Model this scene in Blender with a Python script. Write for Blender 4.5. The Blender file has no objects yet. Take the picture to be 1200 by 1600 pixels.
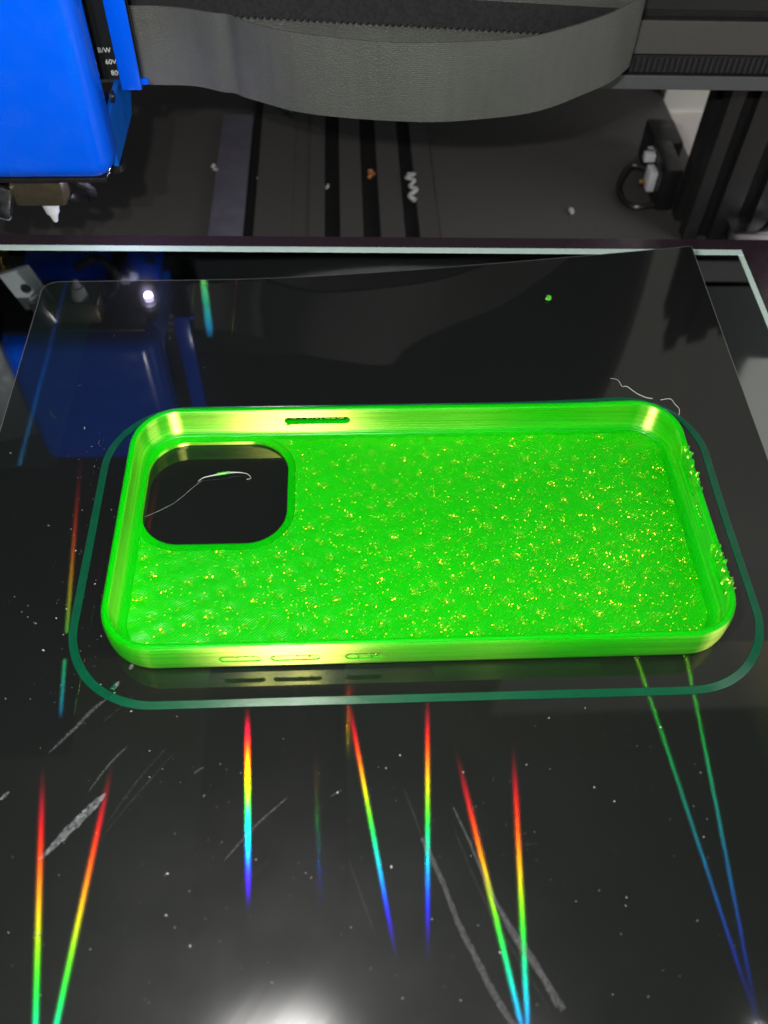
import bpy, bmesh, math, random
from mathutils import Vector, Matrix
random.seed(7)
MM = 0.001
sc = bpy.context.scene
COL = sc.collection

# ------------------------------------------------------------------ camera
CAM = Vector((-16.823, -132.466, 187.702))
PITCH, YAW, ROLL, FPX = 0.9285, 0.0661, 0.0333, 1379.94
fw = Vector((math.sin(YAW) * math.cos(PITCH), math.cos(YAW) * math.cos(PITCH), -math.sin(PITCH)))
r0 = Vector((math.cos(YAW), -math.sin(YAW), 0)); u0 = r0.cross(fw)
rt = r0 * math.cos(ROLL) + u0 * math.sin(ROLL); up = u0 * math.cos(ROLL) - r0 * math.sin(ROLL)
cd = bpy.data.cameras.new("camera"); cam = bpy.data.objects.new("camera", cd); COL.objects.link(cam)
mw = Matrix((rt, up, -fw)).transposed().to_4x4(); mw.translation = CAM * MM
cam.matrix_world = mw
cd.sensor_fit = 'VERTICAL'; cd.sensor_height = 32.0; cd.sensor_width = 24.0; cd.lens = 32.0 * FPX / 1600
cd.clip_start = 0.005; cd.clip_end = 20
cd.dof.use_dof = True; cd.dof.focus_distance = 0.240; cd.dof.aperture_fstop = 15
sc.camera = cam

# ------------------------------------------------------------------ world and lamps
w = bpy.data.worlds.new("World"); sc.world = w; w.use_nodes = True
bg = w.node_tree.nodes["Background"]; bg.inputs[0].default_value = (0.96, 0.98, 1.0, 1); bg.inputs[1].default_value = 0.045
sc.view_settings.view_transform = 'Standard'; sc.view_settings.look = 'None'
sc.view_settings.exposure = 0; sc.view_settings.gamma = 1
sc.cycles.max_bounces = 8; sc.cycles.transparent_max_bounces = 12
sc.cycles.sample_clamp_indirect = 4.0

def lamp(name, loc, power, radius, col=(1, 1, 1)):
    l = bpy.data.lights.new(name, 'POINT'); l.energy = power; l.shadow_soft_size = radius * MM; l.color = col
    o = bpy.data.objects.new(name, l); COL.objects.link(o); o.location = Vector(loc) * MM
    return o
# small unseen LEDs, set where their streaks and highlights land on the print; Z = mirror point of the lamp in the sheet
for Z, p, r in [((-73.5, -125), 0.055, .6), ((-36.8, -115.5), 0.85, .8), ((-28, -114.5), 1.45, 2.0),
                ((-22.4, -118), 0.012, 0.3), ((-5.2, -127), 0.036, .6), ((14.0, -117), 0.046, .6), ((57.5, -114), 0.016, 0.3), ((-103.5, -125), 0.010, .3)]:
    lamp("led_lamp", (2 * Z[0] - CAM.x, 2 * Z[1] - CAM.y, CAM.z), p, r, (1.0, 0.98, 0.95))
al = bpy.data.lights.new("wall_fill_light", 'AREA'); al.energy = 3.2; al.size = 0.5  # unseen lamp added to brighten the wall and fill the scene
ao = bpy.data.objects.new("wall_fill_light", al); COL.objects.link(ao); ao.location = (0.75, -0.28, 0.50)
ao.rotation_euler = (Vector((0.30, 0.345, 0.35)) - ao.location).to_track_quat('-Z', 'Y').to_euler()

# ------------------------------------------------------------------ material helpers
class NT:
    def __init__(s, name):
        s.m = bpy.data.materials.new(name); s.m.use_nodes = True
        s.t = s.m.node_tree; s.t.nodes.clear()
        s.out = s.n('ShaderNodeOutputMaterial')
    def n(s, t, **k):
        x = s.t.nodes.new(t)
        for a, b in k.items(): setattr(x, a, b)
        return x
    def set(s, sock, v):
        if isinstance(v, bpy.types.NodeSocket): s.t.links.new(v, sock)
        else: sock.default_value = v
    def math(s, op, a, b=None, c=None, clamp=False):
        x = s.n('ShaderNodeMath', operation=op, use_clamp=clamp); s.set(x.inputs[0], a)
        if b is not None: s.set(x.inputs[1], b)
        if c is not None: s.set(x.inputs[2], c)
        return x.outputs[0]
    def vmath(s, op, a, b=None, scale=None):
        x = s.n('ShaderNodeVectorMath', operation=op); s.set(x.inputs[0], a)
        if b is not None: s.set(x.inputs[1], b)
        if scale is not None: s.set(x.inputs['Scale'], scale)
        return x.outputs[1] if op == 'DOT_PRODUCT' else x.outputs[0]
    def obj(s): return s.n('ShaderNodeTexCoord').outputs['Object']
    def xyz(s, v):
        x = s.n('ShaderNodeSeparateXYZ'); s.set(x.inputs[0], v); return x.outputs
    def comb(s, x, y, z):
        c = s.n('ShaderNodeCombineXYZ')
        for i, v in enumerate((x, y, z)): s.set(c.inputs[i], v)
        return c.outputs[0]
    def noise(s, v, scale, detail=3, rough=.5):
        x = s.n('ShaderNodeTexNoise'); s.set(x.inputs['Vector'], v)
        x.inputs['Scale'].default_value = scale; x.inputs['Detail'].default_value = detail; x.inputs['Roughness'].default_value = rough
        return x.outputs[0]
    def ramp(s, v, lo, hi, a=0.0, b=1.0):
        x = s.n('ShaderNodeMapRange', interpolation_type='SMOOTHSTEP'); s.set(x.inputs[0], v)
        for i, q in enumerate((lo, hi, a, b)): s.set(x.inputs[i + 1], q)
        return x.outputs[0]
    def mixc(s, f, a, b):
        x = s.n('ShaderNodeMix', data_type='RGBA'); s.set(x.inputs[0], f)
        s.set(x.inputs[6], a); s.set(x.inputs[7], b); return x.outputs[2]
    def bump(s, h, strength, dist):
        x = s.n('ShaderNodeBump'); x.inputs['Strength'].default_value = strength; x.inputs['Distance'].default_value = dist
        s.set(x.inputs['Height'], h); return x.outputs[0]
    def bsdf(s, **k):
        x = s.n('ShaderNodeBsdfPrincipled')
        for a, b in k.items(): s.set(x.inputs[a.replace('_', ' ')], b)
        return x
    def done(s, sh): s.t.links.new(sh, s.out.inputs[0]); return s.m
def c4(c): return (c[0], c[1], c[2], 1.0)

def simple(name, col, rough=.5, metal=0.0, var=.25, nscale=900, bump=0.0, spec=.5):
    k = NT(name); o = k.obj()
    nz = k.noise(o, nscale, 4, .6)
    colr = k.mixc(nz, c4([v * (1 - var) for v in col]), c4([min(1, v * (1 + var)) for v in col]))
    rr = k.ramp(k.noise(o, nscale * .3, 3), .3, .7, max(.02, rough - .08), min(1, rough + .08))
    b = k.bsdf(Base_Color=colr, Roughness=rr, Metallic=metal, Specular_IOR_Level=spec)
    if bump: k.set(b.inputs['Normal'], k.bump(nz, bump, .0002))
    return k.done(b.outputs[0])

# ---- green printed plastic
RIDGE = .30; GLINT = .14
def green(name, floor=False):
    k = NT(name); o = k.obj(); x, y, z = k.xyz(o)[:3]
    if not floor:
        warp = k.math('MULTIPLY', k.noise(o, 300, 2), .0001)
        ph = k.math('MULTIPLY', k.math('ADD', z, warp), 2 * math.pi / .00042)
        lines = k.math('SINE', ph)
        strat = k.noise(k.comb(k.math('MULTIPLY', x, 25), k.math('MULTIPLY', y, 25), k.math('MULTIPLY', z, 2200)), 1.0, 3, .6)
        strat = k.ramp(strat, .25, .75)
        h = k.math('ADD', k.math('MULTIPLY', lines, .45), strat)
        nrm = k.bump(h, .75, .00012)
        col = k.mixc(strat, (0.0005, .47, .0004, 1), (0.0009, .60, .0007, 1))
        b = k.bsdf(Base_Color=col, Roughness=.32, Specular_IOR_Level=.30, Normal=nrm,
                   Subsurface_Weight=.8, Subsurface_Radius=(.15, 1.0, .15), Subsurface_Scale=.006)
        # printed layers: ridges that spread a highlight up and down the wall
        gn = k.n('ShaderNodeNewGeometry').outputs['Normal']; nz = k.math('ABSOLUTE', k.xyz(gn)[2])
        g = k.n('ShaderNodeBsdfAnisotropic', distribution='BECKMANN'); g.inputs['Roughness'].default_value = .40; g.inputs['Anisotropy'].default_value = .66
        k.set(g.inputs['Normal'], k.vmath('NORMALIZE', k.vmath('ADD', gn, (0, 0, 1.0))))
        k.set(g.inputs['Tangent'], k.vmath('NORMALIZE', k.vmath('CROSS_PRODUCT', gn, (0.001, 0.002, 1))))
        gw = k.math('MULTIPLY', k.ramp(nz, .45, .85, 1, 0), k.math('MULTIPLY_ADD', strat, .18, RIDGE - .09))
        k.set(g.inputs['Color'], k.comb(gw, gw, k.math('MULTIPLY', gw, .20)))
        ad = k.n('ShaderNodeAddShader'); k.t.links.new(b.outputs[0], ad.inputs[0]); k.t.links.new(g.outputs[0], ad.inputs[1]); b = ad
    else:
        d1 = k.math('MULTIPLY', k.math('SUBTRACT', y, x), .7071); d2 = k.math('MULTIPLY', k.math('ADD', y, x), .7071)
        wob = k.math('MULTIPLY', k.noise(o, 260, 3), .0009)
        lines = k.math('SINE', k.math('MULTIPLY', k.math('ADD', d1, wob), 2 * math.pi / .00058))
        cross = k.math('SINE', k.math('MULTIPLY', d2, 2 * math.pi / .0005))
        vo = k.n('ShaderNodeTexVoronoi'); k.set(vo.inputs['Vector'], k.comb(k.math('MULTIPLY_ADD', x, 150, k.math('MULTIPLY', y, 95)), k.math('MULTIPLY_ADD', y, 165, k.math('MULTIPLY', x, -60)), 0.0))
        vo.inputs['Scale'].default_value = 1; vo.inputs['Randomness'].default_value = .2
        fine = k.noise(k.comb(k.math('MULTIPLY', d1, 3200), k.math('MULTIPLY', d2, 1900), 0.0), 1.0, 2, .7)
        big = k.noise(o, 28, 2)
        right = k.ramp(x, -.03, .075, 0, .30)
        cl = k.math('MULTIPLY', k.ramp(vo.outputs['Distance'], .02, .36, 1, 0), 1.0)
        lvl = k.math('ADD', k.math('ADD', k.math('MULTIPLY', cl, .38), k.math('MULTIPLY', right, .20)), k.math('MULTIPLY', big, .20))
        thr = k.math('SUBTRACT', .80, lvl)
        pit = k.ramp(fine, thr, k.math('ADD', thr, .08), 0, 1)
        h = k.math('ADD', k.math('ADD', k.math('MULTIPLY', lines, .34), k.math('MULTIPLY', cross, .05)), k.math('MULTIPLY', pit, k.math('MULTIPLY', fine, 2.0)))
        h = k.math('ADD', h, k.math('MULTIPLY', k.ramp(vo.outputs['Distance'], 0, .45, 1, 0), -1.3))
        dim = k.n('ShaderNodeBump'); dim.inputs['Strength'].default_value = .45; dim.inputs['Distance'].default_value = .0004; k.set(dim.inputs['Height'], k.ramp(vo.outputs['Distance'], .0, .6))
        nrm0 = k.n('ShaderNodeBump'); nrm0.inputs['Strength'].default_value = .7; nrm0.inputs['Distance'].default_value = .00014
        k.set(nrm0.inputs['Height'], h); k.set(nrm0.inputs['Normal'], dim.outputs[0]); nrm = nrm0.outputs[0]
        col = k.mixc(k.math('ADD', k.math('MULTIPLY', big, .5), k.math('MULTIPLY', fine, .5)), (.0005, .38, .0004, 1), (.001, .66, .0007, 1))
        b = k.bsdf(Base_Color=col, Roughness=.36, Specular_IOR_Level=.30, Normal=nrm,
                   Subsurface_Weight=.25, Subsurface_Radius=(.3, 1.0, .3), Subsurface_Scale=.0015)
        # rough under-extruded spots: tiny facets turned every way
        fv = k.n('ShaderNodeTexVoronoi'); k.set(fv.inputs['Vector'], k.comb(k.math('MULTIPLY', d1, 1.15), k.math('MULTIPLY', d2, .8), 0.0)); fv.inputs['Scale'].default_value = 3400
        rc = k.vmath('SCALE', k.vmath('SUBTRACT', fv.outputs['Color'], (.5, .5, .5)), scale=1.5)
        gn = k.n('ShaderNodeNewGeometry').outputs['Normal']
        g = k.n('ShaderNodeBsdfAnisotropic', distribution='GGX'); g.inputs['Roughness'].default_value = .24
        k.set(g.inputs['Normal'], k.vmath('NORMALIZE', k.vmath('ADD', gn, k.vmath('MULTIPLY', rc, (1, 1, .2)))))
        fw_ = k.ramp(k.math('ADD', lvl, k.math('MULTIPLY', k.math('SUBTRACT', k.noise(o, 1100, 2, .7), .5), .36)), .13, .42, .015, GLINT)
        k.set(g.inputs['Color'], k.comb(k.math('MULTIPLY', fw_, 1.3), fw_, k.math('MULTIPLY', fw_, .05)))
        ad = k.n('ShaderNodeAddShader'); k.t.links.new(b.outputs[0], ad.inputs[0]); k.t.links.new(g.outputs[0], ad.inputs[1]); b = ad
    return k.done(b.outputs[0])

# ---- black grating film: a glossy lobe per wavelength band, each deflected along the grating direction
def film():
    k = NT("grating_film"); o = k.obj(); x, y, z = k.xyz(o)[:3]
    X = k.math('MULTIPLY', x, 1000.0); Y = k.math('MULTIPLY', y, 1000.0)
    geo = k.n('ShaderNodeNewGeometry').outputs['Normal']
    def box(v, a, b, s=.6):
        return k.math('MULTIPLY', k.ramp(v, a - s, a + s), k.ramp(v, b - s, b + s, 1, 0))
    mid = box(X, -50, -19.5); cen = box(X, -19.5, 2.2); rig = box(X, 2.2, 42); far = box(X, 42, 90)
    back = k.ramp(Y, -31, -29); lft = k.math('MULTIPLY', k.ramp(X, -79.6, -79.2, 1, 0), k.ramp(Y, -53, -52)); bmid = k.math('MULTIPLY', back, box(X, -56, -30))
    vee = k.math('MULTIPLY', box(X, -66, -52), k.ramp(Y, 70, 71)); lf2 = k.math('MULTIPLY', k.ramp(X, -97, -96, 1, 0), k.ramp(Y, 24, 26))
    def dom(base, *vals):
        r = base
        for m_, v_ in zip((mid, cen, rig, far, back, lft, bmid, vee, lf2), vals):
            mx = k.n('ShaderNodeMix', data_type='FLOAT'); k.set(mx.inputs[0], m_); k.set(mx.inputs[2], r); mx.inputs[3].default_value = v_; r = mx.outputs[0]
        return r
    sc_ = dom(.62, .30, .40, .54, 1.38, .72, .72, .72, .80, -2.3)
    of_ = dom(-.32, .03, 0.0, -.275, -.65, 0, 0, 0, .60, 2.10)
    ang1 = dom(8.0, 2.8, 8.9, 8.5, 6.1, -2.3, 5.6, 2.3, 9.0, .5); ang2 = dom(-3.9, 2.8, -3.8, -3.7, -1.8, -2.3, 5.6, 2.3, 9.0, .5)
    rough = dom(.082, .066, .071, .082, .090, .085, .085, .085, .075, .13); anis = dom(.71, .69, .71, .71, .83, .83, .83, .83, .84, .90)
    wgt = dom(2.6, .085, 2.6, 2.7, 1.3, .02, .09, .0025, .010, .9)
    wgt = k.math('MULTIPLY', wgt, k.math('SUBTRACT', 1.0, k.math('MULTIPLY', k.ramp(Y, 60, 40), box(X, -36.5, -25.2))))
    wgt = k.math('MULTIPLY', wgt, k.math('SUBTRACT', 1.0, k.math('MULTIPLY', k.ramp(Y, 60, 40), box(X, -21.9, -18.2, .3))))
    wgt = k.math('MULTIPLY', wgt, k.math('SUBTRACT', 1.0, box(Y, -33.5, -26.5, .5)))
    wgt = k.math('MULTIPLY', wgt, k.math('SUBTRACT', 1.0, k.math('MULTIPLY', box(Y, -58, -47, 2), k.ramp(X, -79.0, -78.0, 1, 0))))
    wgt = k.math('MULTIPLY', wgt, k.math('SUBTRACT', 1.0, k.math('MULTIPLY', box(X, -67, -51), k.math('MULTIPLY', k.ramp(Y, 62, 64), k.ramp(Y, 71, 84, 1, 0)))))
    def dirv(a):
        rad = k.math('MULTIPLY', a, math.pi / 180)
        return k.comb(k.math('SINE', rad), k.math('MULTIPLY', k.math('COSINE', rad), -1.0), 0.0)
    D = [dirv(ang1), dirv(ang2)]
    N = 14; shaders = []
    cols = [(.35, 0, .02), (.8, 0, 0), (1, .06, 0), (1, .25, 0), (.95, .6, 0), (.45, .9, 0), (.05, 1, 0), (0, 1, .06), (0, .95, .35),
            (0, .7, .8), (0, .3, 1), (0, .05, 1), (.01, 0, .8), (.02, 0, .22)]
    for i in range(N):
        f = 1.0 - i * (.56 / (N - 1))
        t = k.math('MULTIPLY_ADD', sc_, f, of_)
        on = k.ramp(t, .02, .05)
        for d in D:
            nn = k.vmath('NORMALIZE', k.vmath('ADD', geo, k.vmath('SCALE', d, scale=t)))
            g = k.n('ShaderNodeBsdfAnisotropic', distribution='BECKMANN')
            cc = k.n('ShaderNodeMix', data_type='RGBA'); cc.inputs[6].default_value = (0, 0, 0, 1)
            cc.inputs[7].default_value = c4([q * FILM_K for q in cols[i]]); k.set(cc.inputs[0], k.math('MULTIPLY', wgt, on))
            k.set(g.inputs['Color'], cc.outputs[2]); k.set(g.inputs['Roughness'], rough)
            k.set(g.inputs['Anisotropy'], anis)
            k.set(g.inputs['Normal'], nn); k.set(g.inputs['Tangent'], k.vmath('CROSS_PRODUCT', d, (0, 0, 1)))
            shaders.append(g.outputs[0])
    haze = k.noise(o, 40, 4, .6)
    smear = k.noise(k.comb(k.math('MULTIPLY', k.math('ADD', x, k.math('MULTIPLY', y, -.8)), 300), k.math('MULTIPLY', k.math('ADD', y, x), 25), 0.0), 1.0, 4, .65)
    rr = k.math('ADD', .035, k.math('MULTIPLY', k.ramp(smear, .5, .8), .03))
    b = k.bsdf(Base_Color=(.0055, .0065, .006, 1), Roughness=rr, IOR=1.53)
    shaders.append(b.outputs[0])
    g = k.n('ShaderNodeBsdfAnisotropic', distribution='BECKMANN')
    gl = k.math('MULTIPLY_ADD', k.ramp(smear, .2, .9), .0025, .0045)
    k.set(g.inputs['Color'], k.comb(gl, gl, gl)); g.inputs['Roughness'].default_value = .185
    shaders.append(g.outputs[0])
    g = k.n('ShaderNodeBsdfAnisotropic', distribution='GGX'); g.inputs['Roughness'].default_value = .46
    gl = k.math('MULTIPLY_ADD', k.ramp(haze, .3, .7), .003, .006); k.set(g.inputs['Color'], k.comb(gl, gl, gl)); shaders.append(g.outputs[0])
    while len(shaders) > 1:
        nx = []
        for i in range(0, len(shaders) - 1, 2):
            a = k.n('ShaderNodeAddShader'); k.t.links.new(shaders[i], a.inputs[0]); k.t.links.new(shaders[i + 1], a.inputs[1]); nx.append(a.outputs[0])
        if len(shaders) % 2: nx.append(shaders[-1])
        shaders = nx
    return k.done(shaders[0])
FILM_K = 0.0056

def scratchmat(name, col, dens, scl):
    k = NT(name); o = k.obj()
    nz = k.noise(o, scl, 4, .7)
    a = k.ramp(nz, .50 - dens, .95 - dens * .5, 0, .75)
    b = k.bsdf(Base_Color=c4(col), Roughness=.6, Alpha=a)
    return k.done(b.outputs[0])

M = {}
M['green'] = green("green_print"); M['floor'] = green("green_print_floor", True)
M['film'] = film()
def skirtmat():
    k = NT("thin_green_strand"); o = k.obj()
    n = k.noise(o, 250, 3)
    col = k.mixc(n, (.0004, .062, .027, 1), (.0008, .098, .045, 1))
    b = k.bsdf(Base_Color=col, Roughness=.22, Specular_IOR_Level=.75, Normal=k.bump(k.noise(o, 2500, 2), .2, .0001))
    return k.done(b.outputs[0])
M['skirt'] = skirtmat()
M['glass'] = simple("mirror_black_glass", (.33, .36, .36), .025, 1.0, .04, 60)
M['glassedge'] = simple("lit_glass_edge", (.60, .78, .70), .25, 0, .1, 300)  # pale colour stands in for light refracted through the glass edge
M['bedplate'] = simple("violet_lit_bed", (.07, .042, .062), .3, .5, .2, 400)  # purple cast of the LED light mixed into the plate colour
M['blue'] = simple("blue_lacquer", (0.0, .115, .95), .22, 0, .03, 500, spec=.5)
M['bluedark'] = simple("blue_lacquer_shaded", (0.0, .12, .6), .35, 0, .05, 500)  # darker copy of the blue: shade of the side face put into colour
M['black'] = simple("black_anodised", (.018, .018, .018), .42, 0, .3, 1200, .1)
M['blackgroove'] = simple("black_slot", (.004, .004, .004), .7, 0, .3, 900)
M['blackplastic'] = simple("black_plastic", (.012, .012, .013), .35, 0, .3, 900, .1)
M['greyblack'] = simple("satin_dark_grey", (.072, .068, .064), .5, 0, .2, 1500, .1)
M['greystrip'] = simple("grey_plate", (.085, .09, .092), .5, 0, .15, 900)
M['lavender'] = simple("violet_lit_strip", (.15, .14, .185), .38, .2, .35, 120)  # violet light of the head LED put into the strip colour
M['board'] = simple("dark_base_board", (.074, .070, .066), .6, 0, .12, 2200, .15)
M['steel'] = simple("bright_steel", (.6, .6, .62), .18, 1.0, .1, 700)
M['brass'] = simple("brass", (.75, .50, .16), .25, 1.0, .1, 700)
M['bronze'] = simple("bronze_block", (.10, .08, .05), .4, .6, .4, 500)
M['whiteplastic'] = simple("white_plastic", (.72, .73, .76), .4, 0, .05, 700)
M['white'] = simple("painted_white_wall", (.80, .78, .72), .7, 0, .05, 12, .05)
M['pink'] = simple("pale_table", (.68, .63, .60), .5, 0, .06, 60)
M['hair'] = simple("clear_filament", (.5, .52, .5), .3, 0, .2, 900)
M['cut'] = simple('lit_edge_plastic', (.14, .14, .13), .4)
M['dust'] = simple("dust", (.5, .5, .5), .7, 0, .4, 900)
M['lime'] = simple("lime_crumb", (.12, .65, .05), .35, 0, .2, 900)
M['rust'] = simple("orange_crumb", (.45, .18, .06), .4, 0, .5, 300)
M['scr'] = scratchmat("grey_scratch", (.16, .165, .17), .20, 2200)
M['scr2'] = scratchmat("faint_scratch", (.065, .068, .07), .12, 2500)
M['smear'] = scratchmat("dried_smear", (.30, .31, .33), .26, 900)
def beltmat():
    return simple("rubber_belt", (.022, .022, .023), .45, 0, .4, 2500, .2)
M['belt'] = beltmat()
def ribbonmat():
    k = NT("woven_ribbon"); o = k.obj(); x, y, z = k.xyz(o)[:3]
    g1 = k.noise(o, 1900, 2, .7); g2 = k.noise(o, 45, 3, .6)
    vert = k.noise(k.comb(k.math('MULTIPLY', x, 420), k.math('MULTIPLY', y, 420), k.math('MULTIPLY', z, 30)), 1, 3, .6)
    mixv = k.math('ADD', k.math('MULTIPLY', g2, .5), k.math('MULTIPLY', vert, .5))
    col = k.mixc(mixv, (.062, .064, .058, 1), (.118, .121, .110, 1))
    h = k.math('ADD', g1, k.math('MULTIPLY', k.math('SINE', k.math('MULTIPLY', z, 2 * math.pi / .0006)), .05))
    b = k.bsdf(Base_Color=col, Roughness=.42, Specular_IOR_Level=.7, Normal=k.bump(h, .7, .00035))
    return k.done(b.outputs[0])
M['ribbon'] = ribbonmat()
def stickermat():
    k = NT("dark_sticker"); o = k.obj(); z = k.xyz(o)[2]
    col = k.mixc(k.ramp(z, .056, .066), (.012, .014, .012, 1), (.010, .045, .022, 1))
    return k.done(k.bsdf(Base_Color=col, Roughness=.35).outputs[0])
M['sticker'] = stickermat()
def emis(name, col, s):
    k = NT(name); e = k.n('ShaderNodeEmission'); e.inputs[0].default_value = c4(col); e.inputs[1].default_value = s
    return k.done(e.outputs[0])
M['led'] = emis("lit_led", (.72, .66, 1.0), 12)
M['letter'] = simple("white_ink", (.75, .75, .72), .5)

# ------------------------------------------------------------------ object helpers (all lengths in mm)
OFF = {}
def tag(o, label=None, cat=None, group=None, kind=None):
    for a, b in (('label', label), ('category', cat), ('group', group), ('kind', kind)):
        if b: o[a] = b
    return o
def empty(name, loc, label, cat, group=None):
    o = bpy.data.objects.new(name, None); COL.objects.link(o); o.location = Vector(loc) * MM
    o.empty_display_size = .01; OFF[o.name] = Vector(loc)
    return tag(o, label, cat, group)
def link(name, me, parent=None, off=None):
    o = bpy.data.objects.new(name, me); COL.objects.link(o)
    if parent is not None: o.parent = parent; OFF[o.name] = OFF[parent.name]
    else: OFF[o.name] = Vector((0, 0, 0))
    return o
def build(name, bm, mat, parent=None, smooth=True, ang=35):
    """bmesh with world mm coordinates -> one object under parent"""
    off = OFF[parent.name] if parent is not None else Vector((0, 0, 0))
    for v in bm.verts: v.co = (v.co - off) * MM
    bmesh.ops.recalc_face_normals(bm, faces=bm.faces)
    me = bpy.data.meshes.new(name); bm.to_mesh(me); bm.free()
    me.materials.append(mat)
    if smooth:
        for p in me.polygons: p.use_smooth = True
        me.set_sharp_from_angle(angle=math.radians(ang))
    return link(name, me, parent)
def B(): return bmesh.new()
def box(bm, x0, x1, y0, y1, z0, z1, bev=0.0, seg=2, rot=None, T=None):
    r = bmesh.ops.create_cube(bm, size=1.0); vs = r['verts']
    bmesh.ops.scale(bm, verts=vs, vec=(x1 - x0, y1 - y0, z1 - z0))
    if bev > 0:
        es = list({e for v in vs for e in v.link_edges})
        rb = bmesh.ops.bevel(bm, geom=es, offset=bev, segments=seg, profile=.5, affect='EDGES')
        vs = list({v for f in rb['faces'] for v in f.verts} | {v for v in vs if v.is_valid})
    c = Vector(((x0 + x1) / 2, (y0 + y1) / 2, (z0 + z1) / 2))
    if rot is not None: bmesh.ops.rotate(bm, verts=vs, cent=(0, 0, 0), matrix=rot)
    bmesh.ops.translate(bm, verts=vs, vec=c)
    if T is not None:
        for v in vs: v.co = T(v.co)
    return vs
def cyl(bm, c, r, h, axis='Z', seg=20, r2=None, T=None):
    r_ = bmesh.ops.create_cone(bm, cap_ends=True, segments=seg, radius1=r, radius2=r if r2 is None else r2, depth=h); vs = r_['verts']
    if axis == 'X': bmesh.ops.rotate(bm, verts=vs, cent=(0, 0, 0), matrix=Matrix.Rotation(math.pi / 2, 3, 'Y'))
    if axis == 'Y': bmesh.ops.rotate(bm, verts=vs, cent=(0, 0, 0), matrix=Matrix.Rotation(-math.pi / 2, 3, 'X'))
    bmesh.ops.translate(bm, verts=vs, vec=c)
    if T is not None:
        for v in vs: v.co = T(v.co)
    return vs
def tube(bm, pts, rad, seg=8, sub=4, closed=False):
    pts = [Vector(p) for p in pts]; P = []
    n = len(pts)
    for i in range(n - 1):
        a, b, c, d = pts[max(i - 1, 0)], pts[i], pts[i + 1], pts[min(i + 2, n - 1)]
        for s in range(sub):
            t = s / sub
            P.append(.5 * ((2 * b) + (c - a) * t + (2 * a - 5 * b + 4 * c - d) * t * t + (3 * b - a - 3 * c + d) * t ** 3))
    P.append(pts[-1])
    rings = []; up_ = Vector((.13, .2, 1)).normalized()
    for i, p in enumerate(P):
        tg = (P[min(i + 1, len(P) - 1)] - P[max(i - 1, 0)]).normalized()
        s = tg.cross(up_); s = s.normalized() if s.length > 1e-6 else Vector((1, 0, 0)); u = s.cross(tg)
        q = i / (len(P) - 1); rr = rad(q) if callable(rad) else rad
        rings.append([bm.verts.new(p + (s * math.cos(2 * math.pi * j / seg) + u * math.sin(2 * math.pi * j / seg)) * rr) for j in range(seg)])
    for a, b in zip(rings, rings[1:]):
        for j in range(seg): bm.faces.new((a[j], a[(j + 1) % seg], b[(j + 1) % seg], b[j]))
    bm.faces.new(rings[0]); bm.faces.new(rings[-1][::-1])
def profile_y(bm, prof, y0, y1, T=None):
    """extrude an (x, z) outline along Y"""
    a = [bm.verts.new((x, y0, z)) for x, z in prof]; b = [bm.verts.new((x, y1, z)) for x, z in prof]
    n = len(prof)
    for i in range(n): bm.faces.new((a[i], a[(i + 1) % n], b[(i + 1) % n], b[i]))
    bm.faces.new(a[::-1]); bm.faces.new(b)
    if T is not None:
        for v in a + b: v.co = T(v.co)
def lump(bm, c, r, squash=.7, jit=.35, rnd=random):
    vs = bmesh.ops.create_icosphere(bm, subdivisions=2, radius=r)['verts']
    for v in vs: v.co = Vector((v.co.x, v.co.y, v.co.z * squash)) * (1 + rnd.uniform(-jit, jit))
    bmesh.ops.translate(bm, verts=vs, vec=c)

ROTF = math.radians(-1.5)
def FR(v):     # the machine stands slightly turned against the print
    return Matrix.Rotation(ROTF, 3, 'Z') @ (v - Vector((0, 172, 0))) + Vector((0, 172, 0))
def lift(x, y):     # the sheet curls up towards its back right corner
    d = x * .58 + y * .815 - 50.0
    return .2 * d * d / (d + 60) if d > 0 else 0.0

# ------------------------------------------------------------------ room: table, wall
bm = B(); box(bm, -600, 900, -400, 343, -95, -75); tag(build('table_top', bm, M['pink'], smooth=False), kind='structure')
bm = B(); box(bm, 164.5, 1100, 343.2, 360, -94, 900); tag(build('room_wall', bm, M['white'], smooth=False), kind='structure')

# ------------------------------------------------------------------ machine base
base = empty('printer_base', (0, 240, -74), 'dark grey flat printer base board lying beneath the glass bed', 'printer base')
bm = B(); box(bm, -260, 163.5, 60, 620, -74.5, -66, .8); build('base_board', bm, M['board'], base)
rail = empty('base_extrusion', (-15, 240, -66), 'black slotted aluminium rail running away across the base board', 'rail')
bm = B()
prof = [(-58, -65.6), (-58, -60), (-40.5, -60), (-40.5, -61.2), (-32.5, -61.2), (-32.5, -60), (-25.4, -60), (-25.4, -64.5), (-18.2, -64.5), (-18.2, -60),
        (-7.6, -60), (-7.6, -64.5), (.4, -64.5), (.4, -60), (11.5, -60), (11.5, -64.5), (18.4, -64.5), (18.4, -60.8), (27.5, -60.8), (27.5, -65.6)]
profile_y(bm, prof, 150, 480); build('rail_body', bm, M['greyblack'], rail, smooth=False)
for a, b in ((-25.2, -18.4), (-7.4, .2), (11.7, 18.2)):
    bm = B(); box(bm, a, b, 150.5, 479.5, -64.4, -64.1); build('slot', bm, M['blackgroove'], rail, smooth=False)
bm = B(); box(bm, -79, -63, 150, 318, -65.5, -61.5, .5); o = build('metal_strip', bm, M['lavender'])
tag(o, 'grey metal strip coloured by violet lamp light lying left of the slotted rail', 'metal strip')
bm = B(); box(bm, -62.6, -58.5, 150, 480, -65.5, -63.5); tag(build('dark_gap_strip', bm, M['blackgroove'], smooth=False), 'narrow black strip standing for the dark gap between grey metal strip and slotted rail', 'gap strip')  # black strip painted in where the gap beside the rail is dark

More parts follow.
